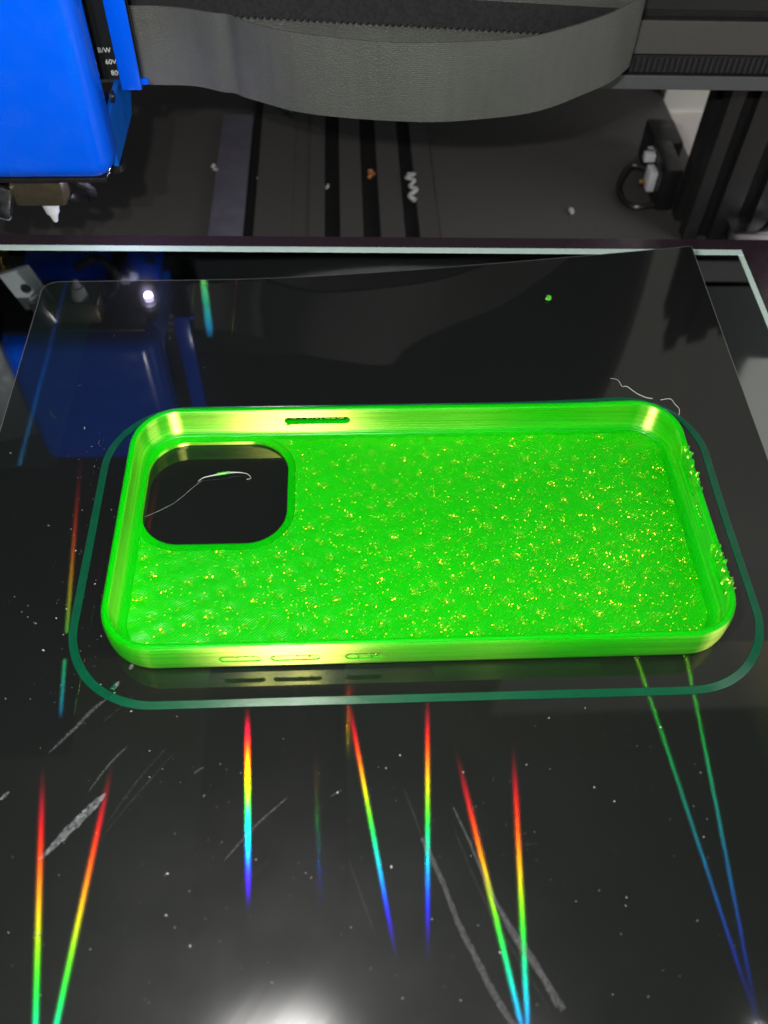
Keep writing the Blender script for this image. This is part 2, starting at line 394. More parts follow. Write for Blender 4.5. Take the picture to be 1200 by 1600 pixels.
# upright at the right
upr = empty('upright_extrusion', (160, 225, -75), 'tall black slotted upright post at the right behind the glass', 'post')
bm = B()
def col_prof(bm, pr, z0, z1, T):
    a = [bm.verts.new((x, y, z0)) for x, y in pr]; b = [bm.verts.new((x, y, z1)) for x, y in pr]; n = len(pr)
    for i in range(n): bm.faces.new((a[i], a[(i + 1) % n], b[(i + 1) % n], b[i]))
    bm.faces.new(a[::-1]); bm.faces.new(b)
    for v in a + b: v.co = T(v.co)
pr = [(141, 216), (147, 216), (147, 221), (153, 221), (153, 216), (163, 216), (163, 221), (170, 221), (170, 216), (178, 216), (178, 224), (174, 224), (174, 232), (178, 232), (178, 240),
      (141, 240), (141, 232), (146, 232), (146, 224), (141, 224)]
col_prof(bm, pr, -66, 240, FR); build('post_body', bm, M['black'], upr, smooth=False)
bm = B(); box(bm, 147.2, 152.8, 220.4, 220.8, -66, 240, T=FR); box(bm, 163.2, 169.8, 220.4, 220.8, -66, 240, T=FR); build('slot', bm, M['blackgroove'], upr, smooth=False)
bm = B(); box(bm, 182, 200, 218, 236, -66, 240, .8, T=FR); o = build('lead_screw_cover', bm, M['blackplastic']); tag(o, 'black square post standing just right of the slotted upright', 'post')
bm = B(); box(bm, 156, 176, 200, 213, -66, -50, 1.5, T=FR); o = build('foot_bracket', bm, M['steel']); tag(o, 'shiny steel foot bracket in front of the black upright', 'bracket')
# limit switch with connector and loop of cable
sw = empty('limit_switch', (134, 250, -66), 'black switch block with white plug and small cable loop', 'switch')
bm = B(); box(bm, 134, 143, 236, 262, -65.9, -44, 1.2); box(bm, 136, 150, 262.5, 285, -65.9, -46, 1.2); build('switch_body', bm, M['blackplastic'], sw)
bm = B(); box(bm, 130, 133.8, 243, 251, -60, -50, .6); box(bm, 128.5, 133.8, 252, 256, -50, -46, .5); build('plug', bm, M['whiteplastic'], sw)
bm = B(); cyl(bm, (128, 246.5, -57), 1.3, 3, 'X'); build('pin', bm, M['brass'], sw)
bm = B(); tube(bm, [(133, 258, -57), (126, 262, -58), (120, 254, -62), (119, 244, -63.5), (124, 236, -63.5), (133, 236, -62)], 1.5); build('cable_loop', bm, M['blackplastic'], sw)
bm = B(); cyl(bm, (133, 259, -47), 1.2, 4, 'X'); build('screw', bm, M['steel'], sw)

# ------------------------------------------------------------------ heated bed and glass
GA = math.radians(-1.35)
def GR(v): return Matrix.Rotation(GA, 3, 'Z') @ v + Vector((121, 118.5, 0))
bed = empty('heated_bed', (-30, -30, -9), 'dark heated bed plate whose edge shows behind the glass', 'bed plate')
bm = B(); box(bm, -312, 15, -312, 11.5, -8.4, -4.6, .4, T=GR); build('bed_plate', bm, M['bedplate'], bed)
glass = empty('glass_plate', (-30, -30, -4.4), 'mirror dark glass plate with pale green edges of refracted light under the sheet', 'glass plate')
bm = B(); box(bm, -307, -2.2, -307, -3.2, -4.3, -.4, T=GR); build('glass_pane', bm, M['glass'], glass, smooth=False)
bm = B()
for a in ((-310, 0, -3.15, 0), (-310, 0, -310, -307.05), (-2.15, 0, -307, -3.2), (-310, -307.05, -307, -3.2)):
    box(bm, a[0], a[1], a[2], a[3], -4.3, -.42, .25, 1, T=GR)
build('lit_glass_border', bm, M['glassedge'], glass)

# ------------------------------------------------------------------ build sheet
sheet = empty('build_sheet', (0, 0, 0), 'glossy black print sheet with rainbow grating and a curled back corner', 'print sheet')
def sheet_xy(u, v):
    y0, yt = -190.0, 103.8
    y = y0 + (yt - y0) * v
    xr = 100 - 3.7 * max(0.0, min(1.0, (y - 20) / 85)) ** 1.2
    xl = -114.5; r = 4.5
    if y > yt - r: xl += r - math.sqrt(max(0, r * r - (y - yt + r) ** 2))
    x = xl + (xr - xl) * u
    return x, y + 1.2 * v ** 8 * (x + 111) / 207
bm = B(); NU, NV = 84, 100
vv = [1 - (1 - j / NV) ** 1.35 for j in range(NV + 1)]
top = []; bot = []
for j in range(NV + 1):
    top.append([]); bot.append([])
    for i in range(NU + 1):
        x, y = sheet_xy(i / NU, vv[j]); z = lift(x, y)
        top[-1].append(bm.verts.new((x, y, z))); bot[-1].append(bm.verts.new((x, y, z - .32)))
for j in range(NV):
    for i in range(NU):
        bm.faces.new((top[j][i], top[j][i + 1], top[j + 1][i + 1], top[j + 1][i]))
        bm.faces.new((bot[j][i], bot[j + 1][i], bot[j + 1][i + 1], bot[j][i + 1]))
for i in range(NU):
    bm.faces.new((top[0][i], bot[0][i], bot[0][i + 1], top[0][i + 1])); bm.faces.new((top[NV][i], top[NV][i + 1], bot[NV][i + 1], bot[NV][i]))
for j in range(NV):
    bm.faces.new((top[j][0], top[j + 1][0], bot[j + 1][0], bot[j][0])); bm.faces.new((top[j][NU], bot[j][NU], bot[j + 1][NU], top[j + 1][NU]))
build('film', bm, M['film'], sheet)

def strip(pts, wfun, zz=.05, jag=.12):
    bm = B(); P = []
    pts = [Vector((a, b, 0)) for a, b in pts]; n = len(pts)
    for i in range(n - 1):
        a, b, c, d = pts[max(i - 1, 0)], pts[i], pts[i + 1], pts[min(i + 2, n - 1)]
        for s in range(10):
            t = s / 10
            P.append(.5 * ((2 * b) + (c - a) * t + (2 * a - 5 * b + 4 * c - d) * t * t + (3 * b - a - 3 * c + d) * t ** 3))
    P.append(pts[-1]); prev = None
    for i, p in enumerate(P):
        tg = (P[min(i + 1, len(P) - 1)] - P[max(i - 1, 0)]).normalized(); s = Vector((-tg.y, tg.x, 0))
        ww = wfun(i / (len(P) - 1)) * .5
        a = p + s * ww * (1 + random.uniform(-jag, jag) * 2); b = p - s * ww * (1 + random.uniform(-jag, jag) * 2)
        q = [bm.verts.new((v.x, v.y, lift(v.x, v.y) + zz)) for v in (a, b)]
        if prev: bm.faces.new((prev[0], prev[1], q[1], q[0]))
        prev = q
    return bm
def tap(wd): return lambda t: wd * max(.08, math.sin(math.pi * min(1, max(0, t))) ** .6)
SCR = [([(-81.3, -79.1), (-76.5, -73.5), (-72.6, -69), (-69.8, -65.7)], tap(1.9), 'smear'),
       ([(-73.5, -65.2), (-70, -59.4), (-66.5, -55.2)], tap(.45), 'scr'), ([(-68.8, -72.5), (-63.4, -63.2), (-58, -56)], tap(.5), 'scr2'),
       ([(-70, -76), (-63, -66), (-56, -57)], tap(.35), 'scr2'),
       ([(-83.6, -56.5), (-78.4, -50.3), (-74.9, -45.8), (-72.3, -43.6)], tap(.8), 'scr'), ([(-71.6, -41.5), (-70.6, -39.6)], tap(.9), 'smear'),
       ([(-68.6, -36.6), (-67.9, -35.4)], tap(.9), 'smear'), ([(-72.9, -49.7), (-66.6, -43)], tap(.4), 'scr2'),
       ([(-91.8, -66.4), (-90.2, -64.6)], tap(.7), 'smear'), ([(-2.9, -77.3), (.5, -85.7), (3, -93.6), (5.6, -99.4), (8.6, -106.1), (12.2, -112.5)], lambda t: .9 + .5 * t, 'scr'),
       ([(-6.3, -66.4), (-4.5, -72), (-2.9, -77.3)], tap(.4), 'scr2'),
       ([(4.1, -71.1), (7, -78.9), (10.5, -89.1), (13.6, -95.1), (17.7, -102.1), (21.4, -109.6)], lambda t: .35 + .8 * t, 'scr'),
       ([(3.5, -74.2), (7, -85.3), (11.1, -95), (16.1, -104.2), (19, -109.7)], tap(.5), 'scr2'), ([(10.5, -89.1), (13.5, -96.3), (18.1, -103.8), (20.3, -109.2)], tap(1.0), 'scr'),
       ([(-43.7, -80.4), (-37.5, -73.5), (-31, -67.7)], tap(.45), 'scr'), ([(-40.2, -85.5), (-34.6, -80.7)], tap(.5), 'scr2'),
       ([(-18.3, -81.3), (-15.8, -88.2), (-13.1, -96.2)], tap(.4), 'scr2'), ([(7.7, -71.5), (9.1, -71.2)], tap(.3), 'scr'), ([(-51.5, -62), (-49.5, -60.6)], tap(.45), 'scr'),
       ([(-22, -68), (-19.5, -66.5)], tap(.35), 'scr'), ([(17, -79.5), (21, -79)], tap(.5), 'scr2'), ([(-96, 56), (-94.6, 56.6)], tap(.3), 'scr'), ([(-60, 63), (-58.8, 63.2)], tap(.3), 'scr')]
for i, (p, wf, m) in enumerate(SCR): build('smear' if m == 'smear' else 'scratch', strip(p, wf, .03 + .0015 * i), M[m], sheet, smooth=False)
bm = B()   # sheet edge, made paler to paint the light it catches
bord = [(sheet_xy(1, vv[j])) for j in range(NV + 1)] + [(sheet_xy(i / NU, 1)) for i in range(NU, -1, -1)] + [(sheet_xy(0, vv[j])) for j in range(NV, -1, -1)]
bord = [Vector(p) for i, p in enumerate(bord) if i == 0 or (Vector(p) - Vector(bord[i - 1])).length > .05]
pq = None
for i, p in enumerate(bord):
    tg = (bord[min(i + 1, len(bord) - 1)] - bord[max(i - 1, 0)]).normalized(); o_ = Vector((tg.y, -tg.x)); z = lift(p.x, p.y)
    q = [bm.verts.new((p.x + o_.x * a, p.y + o_.y * a, z + h)) for a, h in ((.01, .012), (.2, .0), (.2, -.33), (.01, -.33))]
    if pq:
        for k_ in range(4): bm.faces.new((pq[k_], pq[(k_ + 1) % 4], q[(k_ + 1) % 4], q[k_]))
    pq = q
build('lit_sheet_edge', bm, M['cut'], sheet, ang=60)
# dust on the sheet: nobody could count it
bm = B(); rd = random.Random(3)
for i in range(340):
    if i < 200: x, y = rd.uniform(-90, 60), rd.uniform(-110, -45)
    elif i < 330: x, y = rd.gauss(-84, 7), rd.uniform(-45, 40)
    else: x, y = rd.uniform(-110, 95), rd.uniform(-110, 100)
    s = .055 + .16 * rd.random() ** 5
    e = Vector((rd.uniform(.6, 1.8), rd.uniform(.5, 1.2), .5)) * s
    vs = bmesh.ops.create_icosphere(bm, subdivisions=1, radius=1.0)['verts']
    a = rd.uniform(0, 3.14)
    for v in vs:
        q = Vector((v.co.x * e.x, v.co.y * e.y, v.co.z * e.z)) * (1 + rd.uniform(-.3, .3)); q = Matrix.Rotation(a, 3, 'Z') @ q
        v.co = q + Vector((x, y, lift(x, y) + e.z))
tag(build('dust_specks', bm, M['dust'], smooth=False), 'fine pale dust specks scattered over the black print sheet', 'dust', kind='stuff')

# ------------------------------------------------------------------ phone case
HX, HY, RC, CH = 75.0, 37.5, 13.0, 10.3
def rrect(d, n=14, hx=HX, hy=HY, rc=RC, cx=0, cy=0):
    r = max(.3, rc - d); ax, ay = hx - d - r, hy - d - r; P = []
    for q, (sx, sy) in enumerate(((1, 1), (-1, 1), (-1, -1), (1, -1))):
        for i in range(n + 1):
            a = math.pi / 2 * (q + i / n)
            P.append((cx + sx * ax + r * math.cos(a), cy + sy * ay + r * math.sin(a)))
    return P
def loft(bm, rings, cap0=True, cap1=True):
    R = [[bm.verts.new(p) for p in r] for r in rings]; n = len(R[0])
    for a, b in zip(R, R[1:]):
        for i in range(n): bm.faces.new((a[i], a[(i + 1) % n], b[(i + 1) % n], b[i]))
    if cap0: bm.faces.new(R[0][::-1])
    if cap1: bm.faces.new(R[-1])
PROF = [(1.9, 0.02), (1.15, .25), (.55, .8), (.2, 1.6), (.03, 2.8), (0, 4.2), (0, 6.8), (.12, 8.3), (.35, 9.4), (.65, 10.0), (1.0, 10.25), (1.4, 10.3), (1.8, 10.15), (2.1, 9.75), (2.2, 9.2),
        (2.05, 8.5), (1.85, 7.6), (1.8, 6.2), (1.85, 4.4), (2.1, 3.1), (2.6, 2.2), (3.3, 1.6), (4.2, 1.28), (5.0, 1.2)]
bm = B(); loft(bm, [[(x, y, z) for x, y in rrect(d)] for d, z in PROF])
def cutter(fn):
    b = B(); fn(b); bmesh.ops.recalc_face_normals(b, faces=b.faces)
    me = bpy.data.meshes.new('cut'); b.to_mesh(me); b.free(); o = bpy.data.objects.new('cut', me); COL.objects.link(o); return o
HOLE = dict(hx=18.9, hy=17.3, rc=10.5, cx=-52.0, cy=14.9)
def hole_fn(grow):
    return lambda b: loft(b, [[(x, y, z) for x, y in rrect(-grow, **HOLE)] for z in (-3, 5)])
def slot_y(b, x0, x1, zc, h, y0, y1, lean=0):
    r = h / 2; P = []
    for i in range(9): a = math.pi / 2 + math.pi * i / 8; P.append((x0 + r + r * math.cos(a), zc + r * math.sin(a)))
    for i in range(9): a = -math.pi / 2 + math.pi * i / 8; P.append((x1 - r + r * math.cos(a), zc + r * math.sin(a)))
    profile_y(b, P, y0, y1)
def slot_x(b, ya, yb, zc, h, x0, x1):
    r = h / 2; P = []
    for i in range(9): a = math.pi / 2 + math.pi * i / 8; P.append((ya + r + r * math.cos(a), zc + r * math.sin(a)))
    for i in range(9): a = -math.pi / 2 + math.pi * i / 8; P.append((yb - r + r * math.cos(a), zc + r * math.sin(a)))
    a = [b.verts.new((x0, y, z)) for y, z in P]; c = [b.verts.new((x1, y, z)) for y, z in P]; n = len(P)
    for i in range(n): b.faces.new((a[i], a[(i + 1) % n], c[(i + 1) % n], c[i]))
    b.faces.new(a[::-1]); b.faces.new(c)
CUTS = [lambda b: slot_y(b, -34.3, -16.0, 5.6, 2.6, 30, 45)]
for a, c in ((-47.2, -37.4), (-35.6, -24.0), (-18.4, -9.8)): CUTS.append(lambda b, a=a, c=c: slot_y(b, a, c, 5.3, 2.8, -45, -37.05))
for a, c in ((-4.2, 3.4), (-17.6, -12.5)): CUTS.append(lambda b, a=a, c=c: slot_x(b, a, c, 6.3, 2.6, 70, 80))
CUTS.append(lambda b: slot_x(b, 7.0, 19.0, 11.4, 3.4, 70, 80)); CUTS.append(lambda b: slot_x(b, -23.0, -12.5, 11.6, 3.4, 70, 80))
CUTS.append(lambda b: slot_x(b, 5.0, 20.5, 8.6, 5.6, 70, 73.95)); CUTS.append(lambda b: slot_x(b, -25.0, -11.0, 8.4, 5.0, 70, 73.9))
def boolean(bm, cutters):
    bmesh.ops.recalc_face_normals(bm, faces=bm.faces)
    me = bpy.data.meshes.new('tmp'); bm.to_mesh(me); bm.free()
    o = bpy.data.objects.new('tmp', me); COL.objects.link(o)
    for c in cutters:
        md = o.modifiers.new('b', 'BOOLEAN'); md.operation = 'DIFFERENCE'; md.object = c; md.solver = 'EXACT'
    bpy.context.view_layer.update()
    ev = o.evaluated_get(bpy.context.evaluated_depsgraph_get()); m2 = bpy.data.meshes.new_from_object(ev)
    r = B(); r.from_mesh(m2)
    bpy.data.objects.remove(o); bpy.data.meshes.remove(me); bpy.data.meshes.remove(m2)
    for c in cutters: bpy.data.objects.remove(c)
    return r
def slice_and_lift(bm):
    for ax, vals in (((1, 0, 0), range(-70, 75, 8)), ((0, 1, 0), range(-32, 36, 8))):
        for v in vals:
            g = list(bm.verts) + list(bm.edges) + list(bm.faces)
            bmesh.ops.bisect_plane(bm, geom=g, plane_co=Vector(ax) * v, plane_no=ax, dist=1e-4)
    bmesh.ops.triangulate(bm, faces=[f for f in bm.faces if len(f.verts) > 4])
    for v in bm.verts: v.co.z += lift(v.co.x, v.co.y) + .03
case = empty('phone_case', (0, 0, 0), 'bright green printed phone case lying open side up on the sheet', 'phone case')
bm = boolean(bm, [cutter(hole_fn(0))] + [cutter(f) for f in CUTS]); slice_and_lift(bm)
build('case_shell', bm, M['green'], case, ang=50)
bm = B(); loft(bm, [[(x, y, z) for x, y in rrect(d)] for d, z in ((4.55, 1.1), (4.5, 1.27), (4.6, 1.30))])
bm = boolean(bm, [cutter(hole_fn(2.0))]); slice_and_lift(bm)
build('textured_floor', bm, M['floor'], case, ang=50)
# slot bottoms left half open by stringing and torn burrs along the right end and the button slots
rb = random.Random(11)
def burr(pts, n, r, sp, name='burr'):
    b = B()
    for i in range(n):
        t = rb.random() * (len(pts) - 1); k_ = int(t); p = Vector(pts[k_]).lerp(Vector(pts[min(k_ + 1, len(pts) - 1)]), t - k_)
        p += Vector((rb.gauss(0, sp), rb.gauss(0, sp), rb.gauss(0, sp))); p.z += lift(p.x, p.y)
        lump(b, p, r * rb.uniform(.5, 1.2), .8, .16, rb)
    build(name, b, M['green'], case, ang=80)
def ragged(y0, y1, zb, zt, name='torn_edge'):
    b = B(); y = y0; prev = None; tz = 0.0
    while y < y1:
        t = (y - y0) / (y1 - y0); env = min(1, min(t, 1 - t) * 8)
        tz = .55 * tz + rb.gauss(0, .55)
        top_ = zt + tz * env + .5 * (1 - env); ox = rb.gauss(0, .16); th = .45 + .3 * rb.random(); L_ = lift(74, y)
        m_ = (zb + top_) / 2
        ring = [(74.15 - th, zb), (74.1 - th + ox, m_), (74.25 - th * .6 + ox * 1.6, top_), (74.6 + ox * 1.6, top_ - .15), (74.85 + ox * .6, m_), (74.8, zb)]
        q = [b.verts.new((x_, y + rb.gauss(0, .04), z_ + L_)) for x_, z_ in ring]
        if prev:
            for k_ in range(6): b.faces.new((prev[k_], prev[(k_ + 1) % 6], q[(k_ + 1) % 6], q[k_]))
        else: b.faces.new(q[::-1])
        prev = q; y += rb.uniform(.22, .5)
    b.faces.new(prev)
    build(name, b, M['green'], case, ang=80)
ragged(5.6, 20.4, 6.5, 9.9); ragged(-24.6, -11.4, 6.5, 9.8)
burr([(73.9, 19, 8.8), (74.0, 8, 7.0)], 12, .4, .3); burr([(73.9, -13, 8.6), (74.0, -22, 7.0)], 12, .4, .3)
burr([(73.2, 3, 7.8), (73.2, -4, 7.6)], 18, .35, .3)
burr([(-34, 35.6, 6.8), (-16, 35.6, 6.8)], 40, .25, .15)
burr([(-34, 35.6, 4.3), (-30, 35.6, 4.2), (-16, 35.6, 4.3)], 16, .25, .15)
burr([(-47, -37.3, 6.6), (-37, -37.3, 6.6)], 7, .28, .12); burr([(-35, -37.3, 6.4), (-24, -37.3, 6.3)], 12, .3, .2); burr([(-18, -37.3, 6.4), (-10, -37.3, 6.2)], 10, .3, .2)

# skirt printed round the case: five strands side by side with a seam
skirt = empty('print_skirt', (0, 0, 0), 'thin teal green skirt loop printed on the sheet around the case', 'print skirt')
for q in range(5):
    b = B(); off = 7.6 + .385 * q; P = rrect(-off, 18); R = []
    full = []
    for i in range(len(P)):
        a, c = Vector(P[i]), Vector(P[(i + 1) % len(P)]); L = (c - a).length; m = max(1, int(L / 6))
        for s in range(m): full.append(a.lerp(c, s / m))
    n = len(full)
    for i, p in enumerate(full):
        tg = (full[(i + 1) % n] - full[i - 1]).normalized(); s = Vector((tg.y, -tg.x))
        hh = .24 + .03 * rb.random(); wv = .025 * math.sin(i * .7 + q * 2)
        z = lift(p.x, p.y) + .02
        R.append([b.verts.new((p.x + s.x * (o_ + wv), p.y + s.y * (o_ + wv), z + h_)) for o_, h_ in ((-.25, .08), (-.16, hh * .92), (0, hh), (.16, hh * .92), (.25, .08))])
    for i in range(n):
        a, c = R[i], R[(i + 1) % n]
        for j in range(4): b.faces.new((a[j], a[j + 1], c[j + 1], c[j]))
        b.faces.new((a[4], a[0], c[0], c[4]))
    build('strand', b, M['skirt'], skirt, ang=80)
b = B()
for i in range(14): lump(b, (-71.8 + rb.gauss(0, .5), -41.3 + rb.gauss(0, .8), .35), .28, .6, .4, rb)
build('seam', b, M['skirt'], skirt, ang=80)

# ------------------------------------------------------------------ wisps and crumbs
def hair(name, pts, rad, mat, label, cat, lumps=None, group=None):
    b = B(); tube(b, pts, rad, 6, 5)
    if lumps:
        for c, r in lumps: lump(b, c, r, .6, .3)
    return tag(build(name, b, mat, ang=80), label, cat, group or 'stray filament wisps')
Lc = lift(70, 37)
hair('filament_wisp', [(-57.5, 19.0, .3), (-55.8, 20.1, .6), (-51.5, 20.9, .9), (-48.1, 21.5, .8), (-44.6, 21.2, .6), (-43.3, 19.8, .4), (-44.4, 19.4, .3)], lambda t: .07 + .20 * math.exp(-((t - .38) / .2) ** 2), M['hair'],
     'short translucent filament wisp lying inside the camera opening', 'filament')
b = B()
for i in range(9): lump(b, (-52.2 + i * .33 + rb.gauss(0, .1), 20.9 + i * .06, .9), .42, .6, .35, rb)
tag(build('plastic_crumb', b, M['lime'], ang=80), 'tiny lime crumb stuck on the wisp in the camera opening', 'crumb', 'loose plastic crumbs')
hair('filament_thread', [(-70, 6.7, 1.2), (-63.5, 11.1, .7), (-58.9, 16.4, .5), (-56.4, 19.3, .4)], .025, M['hair'], 'hair thin thread crossing the left of the camera opening', 'filament')
hair('filament_wisp', [(57, 43, 13.2), (59, 42.2, 13.3), (60.2, 40.8, 12.2), (61.5, 40.5, 12.4), (64, 38.6, 11.6), (66.5, 37.2, 11.3), (68, 36.5, 11.6)], lambda t: .05 + .10 * t, M['hair'], 'curly pale wisp rising from the back right corner of the case', 'filament')
hair('filament_wisp', [(70.2, 36, 11.5), (72.5, 35.4, 12.5), (73.3, 33.5, 12.5), (74.6, 32.4, 11.5), (74.2, 30.6, 11.0)], .10, M['hair'], 'small curled wisp outside the rounded right corner of the case', 'filament')
b = B()
for i in range(5): lump(b, (47.6 + rb.gauss(0, .5), 87.5 + rb.gauss(0, .4), lift(47.6, 87.5) + .5), .7, .7, .35, rb)
tag(build('plastic_crumb', b, M['lime'], ang=60), 'pale green crumb alone on the back of the black sheet', 'crumb', 'loose plastic crumbs')
hair('filament_curl', [(15, 258, -59), (18.5, 256, -58), (14, 253, -58), (18, 250, -57.5), (15.5, 246, -58), (18.5, 243, -58), (15, 239, -58.5), (17.5, 236, -59)], lambda t: .6 + .7 * t, M['dust'], 'white crumpled filament curl on the slotted rail', 'filament')
for (x, y, z, r, m, l) in [(-57.5, 260.5, -62.9, .7, 'dust', 'tiny white crumb on the dark seam left of the rail'), (-24, 253.2, -63, .8, 'dust', 'tiny white crumb in the first rail slot'),
                        (-3.2, 262.8, -63, 1.6, 'rust', 'orange brown crumb in the middle rail slot'), (94, 235.2, -65, 1.1, 'dust', 'tiny pale crumb alone on the base board'),
                        (-45, 318, -59, 2.4, 'lime', 'dim green crumb on the rail just under the ribbon cable'), (-80, 268, -62, 1.2, 'dust', 'pale chip at the left side of the violet grey strip')]:
    b = B()
    for i in range(4): lump(b, (x + rb.gauss(0, r * .7), y + rb.gauss(0, r), z + r * .5), r * .8, .8, .4, rb)
    tag(build('plastic_crumb', b, M[m], ang=60), l, 'crumb', 'loose plastic crumbs')

# ------------------------------------------------------------------ print head
head = empty('print_carriage', (-114, 134, 31), 'bright blue print head with rounded cover and side label', 'print head')
bm = B(); box(bm, -143, -85.6, 110, 127, 31, 99, 6.5, 6); build('front_cover', bm, M['blue'], head, ang=60)
bm = B()
pts = [(120, 31.2), (150, 31.2), (157, 37), (157, 47), (146, 47), (146, 46), (120, 46)]
a = [bm.verts.new((-85.9, y, z)) for y, z in pts]; c = [bm.verts.new((-87.4, y, z)) for y, z in pts]
for i in range(len(pts)): j = (i + 1) % len(pts); bm.faces.new((a[i], a[j], c[j], c[i]))
bm.faces.new(a); bm.faces.new(c[::-1])
sp = build('side_panel', bm, M['bluedark'], head, smooth=False)
bm = B(); cyl(bm, (-85.7, 130, 48.0), 1.8, .8, 'X', 24); build('screw', bm, M['blackplastic'], sp)
bm = B(); cyl(bm, (-85.3, 130, 48.0), .8, .6, 'X', 16); build('screw_tip', bm, M['steel'], sp)
bm = B(); box(bm, -142, -92, 127.2, 142.5, 46.2, 97); build('inner_body', bm, M['blackplastic'], head, smooth=False)
bm = B(); box(bm, -94, -78.5, 143, 143.8, 46.5, 97); st = build('side_label', bm, M['sticker'], head, smooth=False)
def text(s, loc, size, parent):
    cu = bpy.data.curves.new('lettering', 'FONT'); cu.body = s; cu.size = size * MM; cu.extrude = .00008
    o = bpy.data.objects.new('tmp', cu); COL.objects.link(o); bpy.context.view_layer.update()
    me = bpy.data.meshes.new_from_object(o.evaluated_get(bpy.context.evaluated_depsgraph_get())); bpy.data.objects.remove(o)
    R = Matrix(((1, 0, 0), (0, 0, -1), (0, 1, 0))).to_4x4()
    me.transform(R); me.transform(Matrix.Translation((Vector(loc) - OFF[parent.name]) * MM))
    me.materials.append(M['letter']); return link('lettering', me, parent)
TX = [("B/W", -90.2, 54.8, 2.1), ("60V", -88.7, 51.3, 2.1), ("800", -87.7, 47.9, 2.1)]
for s, y, z, h in TX: text(s, (y, 142.95, z), h, st)
bm = B(); box(bm, -84.4, -78.2, 138.4, 139.6, 45.4, 99, .4, 2); build('cable_flange', bm, M['blue'], head)
bm = B(); box(bm, -78.6, -76.2, 140, 141.5, 46.2, 48, .4, 2); build('cable_tab', bm, M['blue'], head)
bm = B(); box(bm, -141, -88, 143, 163, 30.6, 31.9, .4); up_ = build('underside_plate', bm, M['blue'], head)
bm = B(); cyl(bm, (-92, 154, 30.2), 2.0, 1.2, 'Z', 18, 1.5); build('screw', bm, M['steel'], up_)
bm = B(); box(bm, -107, -101, 141, 160, 28.6, 30.5, .5); build('cable_clip', bm, M['blackplastic'], up_)
bm = B(); box(bm, -140, -89, 114, 142.5, 29.2, 30.9, .5); build('underside_opening', bm, M['blackplastic'], head)  # black plate stands in for the dark open cavity under the head
bm = B(); cyl(bm, (-88.5, 126, 28.0), 3.2, 2.2, 'Z', 24); ledh = build('lamp_housing', bm, M['blackplastic'], head)
bm = B(); cyl(bm, (-88.5, 127, 26.3), 1.5, 1.6, 'Z', 20, 1.7); build('led', bm, M['led'], ledh)
lamp('head_led', (-88.5, 127, 25.0), .02, 1.5, (.72, .66, 1.0))
bm = B(); lump(bm, (-97, 142, 28), 2.4, 1.0, .3); lump(bm, (-99.5, 140, 28), 2.2, .8, .3); build('plastic_blob', bm, M['whiteplastic'], head)
hot = gb = head
bm = B(); box(bm, -120, -104, 116, 130, 19.5, 29, 1.2); build('heater_block', bm, M['bronze'], hot)
bm = B(); cyl(bm, (-110.5, 120, 17.3), 2.1, 4.4, 'Z', 16, 3.0); cyl(bm, (-110.5, 120, 13.4), .7, 3.4, 'Z', 16, 1.7); build('nozzle', bm, M['whiteplastic'], hot)  # white colour stands in for the bright reflection on the nozzle
bm = B(); box(bm, -126, -120.5, 114, 121, 16, 28, 1.4, rot=Matrix.Rotation(.35, 3, 'Y')); build('fan_duct', bm, M['steel'], hot)
bm = B(); tube(bm, [(-104, 124, 25), (-99, 126, 20), (-100, 130, 14), (-106, 133, 12), (-113, 131, 15)], 1.5); build('heater_wire', bm, M['blackplastic'], hot)
bm = B(); box(bm, -136, -124, 124, 126, 10, 27, .8, rot=Matrix.Rotation(.3, 3, 'Y')); build('bracket_plate', bm, M['whiteplastic'], gb)
bm = B(); cyl(bm, (-130, 123.9, 18), 1.8, .8, 'Y', 16); build('hole', bm, M['blackgroove'], gb)
bm = B(); cyl(bm, (-141, 139, 18), 2.8, 8, 'Z', 18); build('brass_fitting', bm, M['brass'], gb)
bm = B(); box(bm, -190, -147, 112, 140, 34, 90, 2, rot=Matrix.Rotation(.25, 3, 'Z')); build('duct_box', bm, M['greystrip'], gb)

bm = B(); tube(bm, [(-131.2, 109.95, 71), (-132.4, 109.95, 69.6), (-132.5, 109.95, 67.5), (-131.9, 109.95, 66.2)], lambda t: .08 + .26 * math.sin(math.pi * min(1, t + .1)) ** 2, 6); build('paint_chip', bm, M['dust'], head)
# ------------------------------------------------------------------ ribbon cable
RP = [(-82, 153), (-72, 152.5), (-62, 151), (-52, 147), (-44, 142.5), (-30, 136), (-12, 131.5), (6, 130), (22, 130.5), (38, 133.5), (52, 139.5), (64, 147.5), (73, 155), (79, 161.5), (81, 166), (78.5, 168.6), (72, 169), (40, 168.2), (0, 168.2), (-40, 168.5), (-78, 168.5)]
def crom(pts, sub):
    pts = [Vector(p) for p in pts]; n = len(pts); P = []
    for i in range(n - 1):
        a, b_, c_, d = pts[max(i - 1, 0)], pts[i], pts[i + 1], pts[min(i + 2, n - 1)]
        for s in range(sub):
            t = s / sub; P.append(.5 * ((2 * b_) + (c_ - a) * t + (2 * a - 5 * b_ + 4 * c_ - d) * t * t + (3 * b_ - a - 3 * c_ + d) * t ** 3))
    return P + [pts[-1]]
P = crom(RP, 8); bm = B(); NR = 14; G = []
for i, p in enumerate(P):
    tg = (P[min(i + 1, len(P) - 1)] - P[max(i - 1, 0)]).normalized(); nrm = Vector((tg.y, -tg.x))
    row = []
    for j in range(NR + 1):
        t = j / NR
        crease = .9 * math.exp(-((p.x + 51) / 2.2) ** 2) * (1 if p.y < 160 else 0)
        q = p + nrm * (-crease + .25 * math.sin(i * .35 + t * 1.7))
        row.append((bm.verts.new((q.x + nrm.x * .3, q.y + nrm.y * .3, 40 + 24 * t)), bm.verts.new((q.x - nrm.x * .3, q.y - nrm.y * .3, 40 + 24 * t))))
    G.append(row)
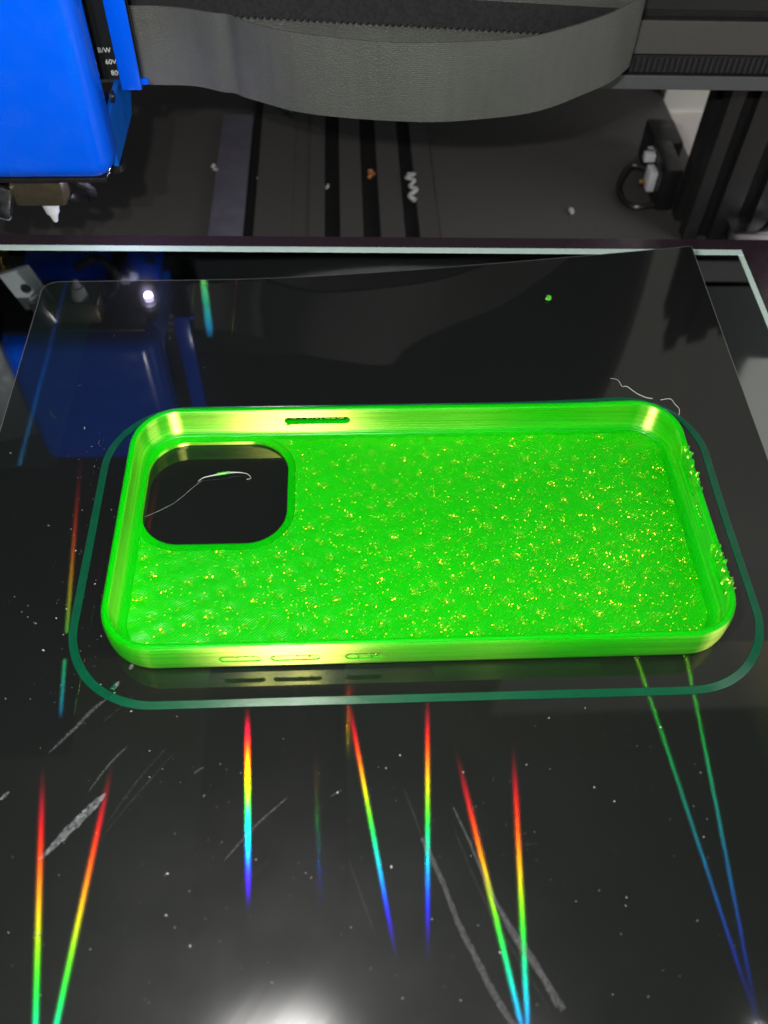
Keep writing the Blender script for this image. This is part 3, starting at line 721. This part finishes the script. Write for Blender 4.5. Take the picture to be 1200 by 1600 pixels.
for a, c in zip(G, G[1:]):
    for j in range(NR):
        bm.faces.new((a[j][0], c[j][0], c[j + 1][0], a[j + 1][0])); bm.faces.new((a[j][1], a[j + 1][1], c[j + 1][1], c[j][1]))
    bm.faces.new((a[0][0], a[0][1], c[0][1], c[0][0])); bm.faces.new((a[NR][0], c[NR][0], c[NR][1], a[NR][1]))
rib = build('ribbon_cable', bm, M['ribbon'], ang=60); tag(rib, 'wide grey ribbon cable looping from the blue head to the right', 'ribbon cable')

# ------------------------------------------------------------------ gantry
gan = empty('gantry_beam', (0, 180, 30), 'black horizontal gantry beam with toothed belt behind the ribbon cable', 'gantry beam')
bm = B()
pr = [(172, 41.5), (172, 53), (174.5, 53), (174.5, 56), (172, 56), (172, 98), (196, 98), (196, 29.8), (171.4, 29.8), (171.4, 34.8), (174, 34.8), (174, 41.5)]
a = [bm.verts.new((-190, y, z)) for y, z in pr]; c = [bm.verts.new((215, y, z)) for y, z in pr]
for i in range(len(pr)): j = (i + 1) % len(pr); bm.faces.new((a[i], a[j], c[j], c[i]))
bm.faces.new(a[::-1]); bm.faces.new(c)
for v in a + c: v.co = FR(v.co)
build('beam_body', bm, M['black'], gan, smooth=False)
bm = B(); box(bm, -188, 214, 171.0, 171.9, 42, 52.8, .2, 1, T=FR); build('face_plate', bm, M['greyblack'], gan, smooth=False)
bm = B(); box(bm, -188, 214, 170.6, 171.3, 29.9, 34.7, .2, 1, T=FR); build('bottom_plate', bm, M['greystrip'], gan, smooth=False)
bm = B(); box(bm, -188, 214, 172.8, 173.6, 35.0, 40.8, T=FR); lb = build('drive_belt', bm, M['belt'], gan, smooth=False)
bm = B()
for i in range(130): box(bm, -47 + 2 * i, -45.9 + 2 * i, 172.0, 172.9, 35.2, 40.4, .15, 1, T=FR)
build('belt_teeth', bm, M['belt'], lb, smooth=False)
bm = B(); zt = lambda x: 56.6 - (x + 48) * .05
vs = []
n = 76
topv = []; low = []
b0 = [];
for side in (163.6, 164.6):
    P2 = [(-82 + 2.1 * i / 2, side, zt(-82 + 1.05 * i) + (0.0 if i % 2 else -1.1)) for i in range(2 * n)]
    up2 = [(p[0], p[1], p[2] * 0 + zt(p[0]) + 8.0) for p in P2]
    vs.append(([bm.verts.new(p) for p in P2], [bm.verts.new(p) for p in up2]))
(l0, t0), (l1, t1) = vs
for i in range(len(l0) - 1):
    bm.faces.new((l0[i], l0[i + 1], t0[i + 1], t0[i])); bm.faces.new((l1[i], t1[i], t1[i + 1], l1[i + 1])); bm.faces.new((l0[i], l1[i], l1[i + 1], l0[i + 1])); bm.faces.new((t0[i], t0[i + 1], t1[i + 1], t1[i]))
o = build('drive_belt', bm, M['belt'], smooth=False); tag(o, 'toothed black belt running inside the ribbon cable loop', 'belt')
print("objects", len(bpy.data.objects))
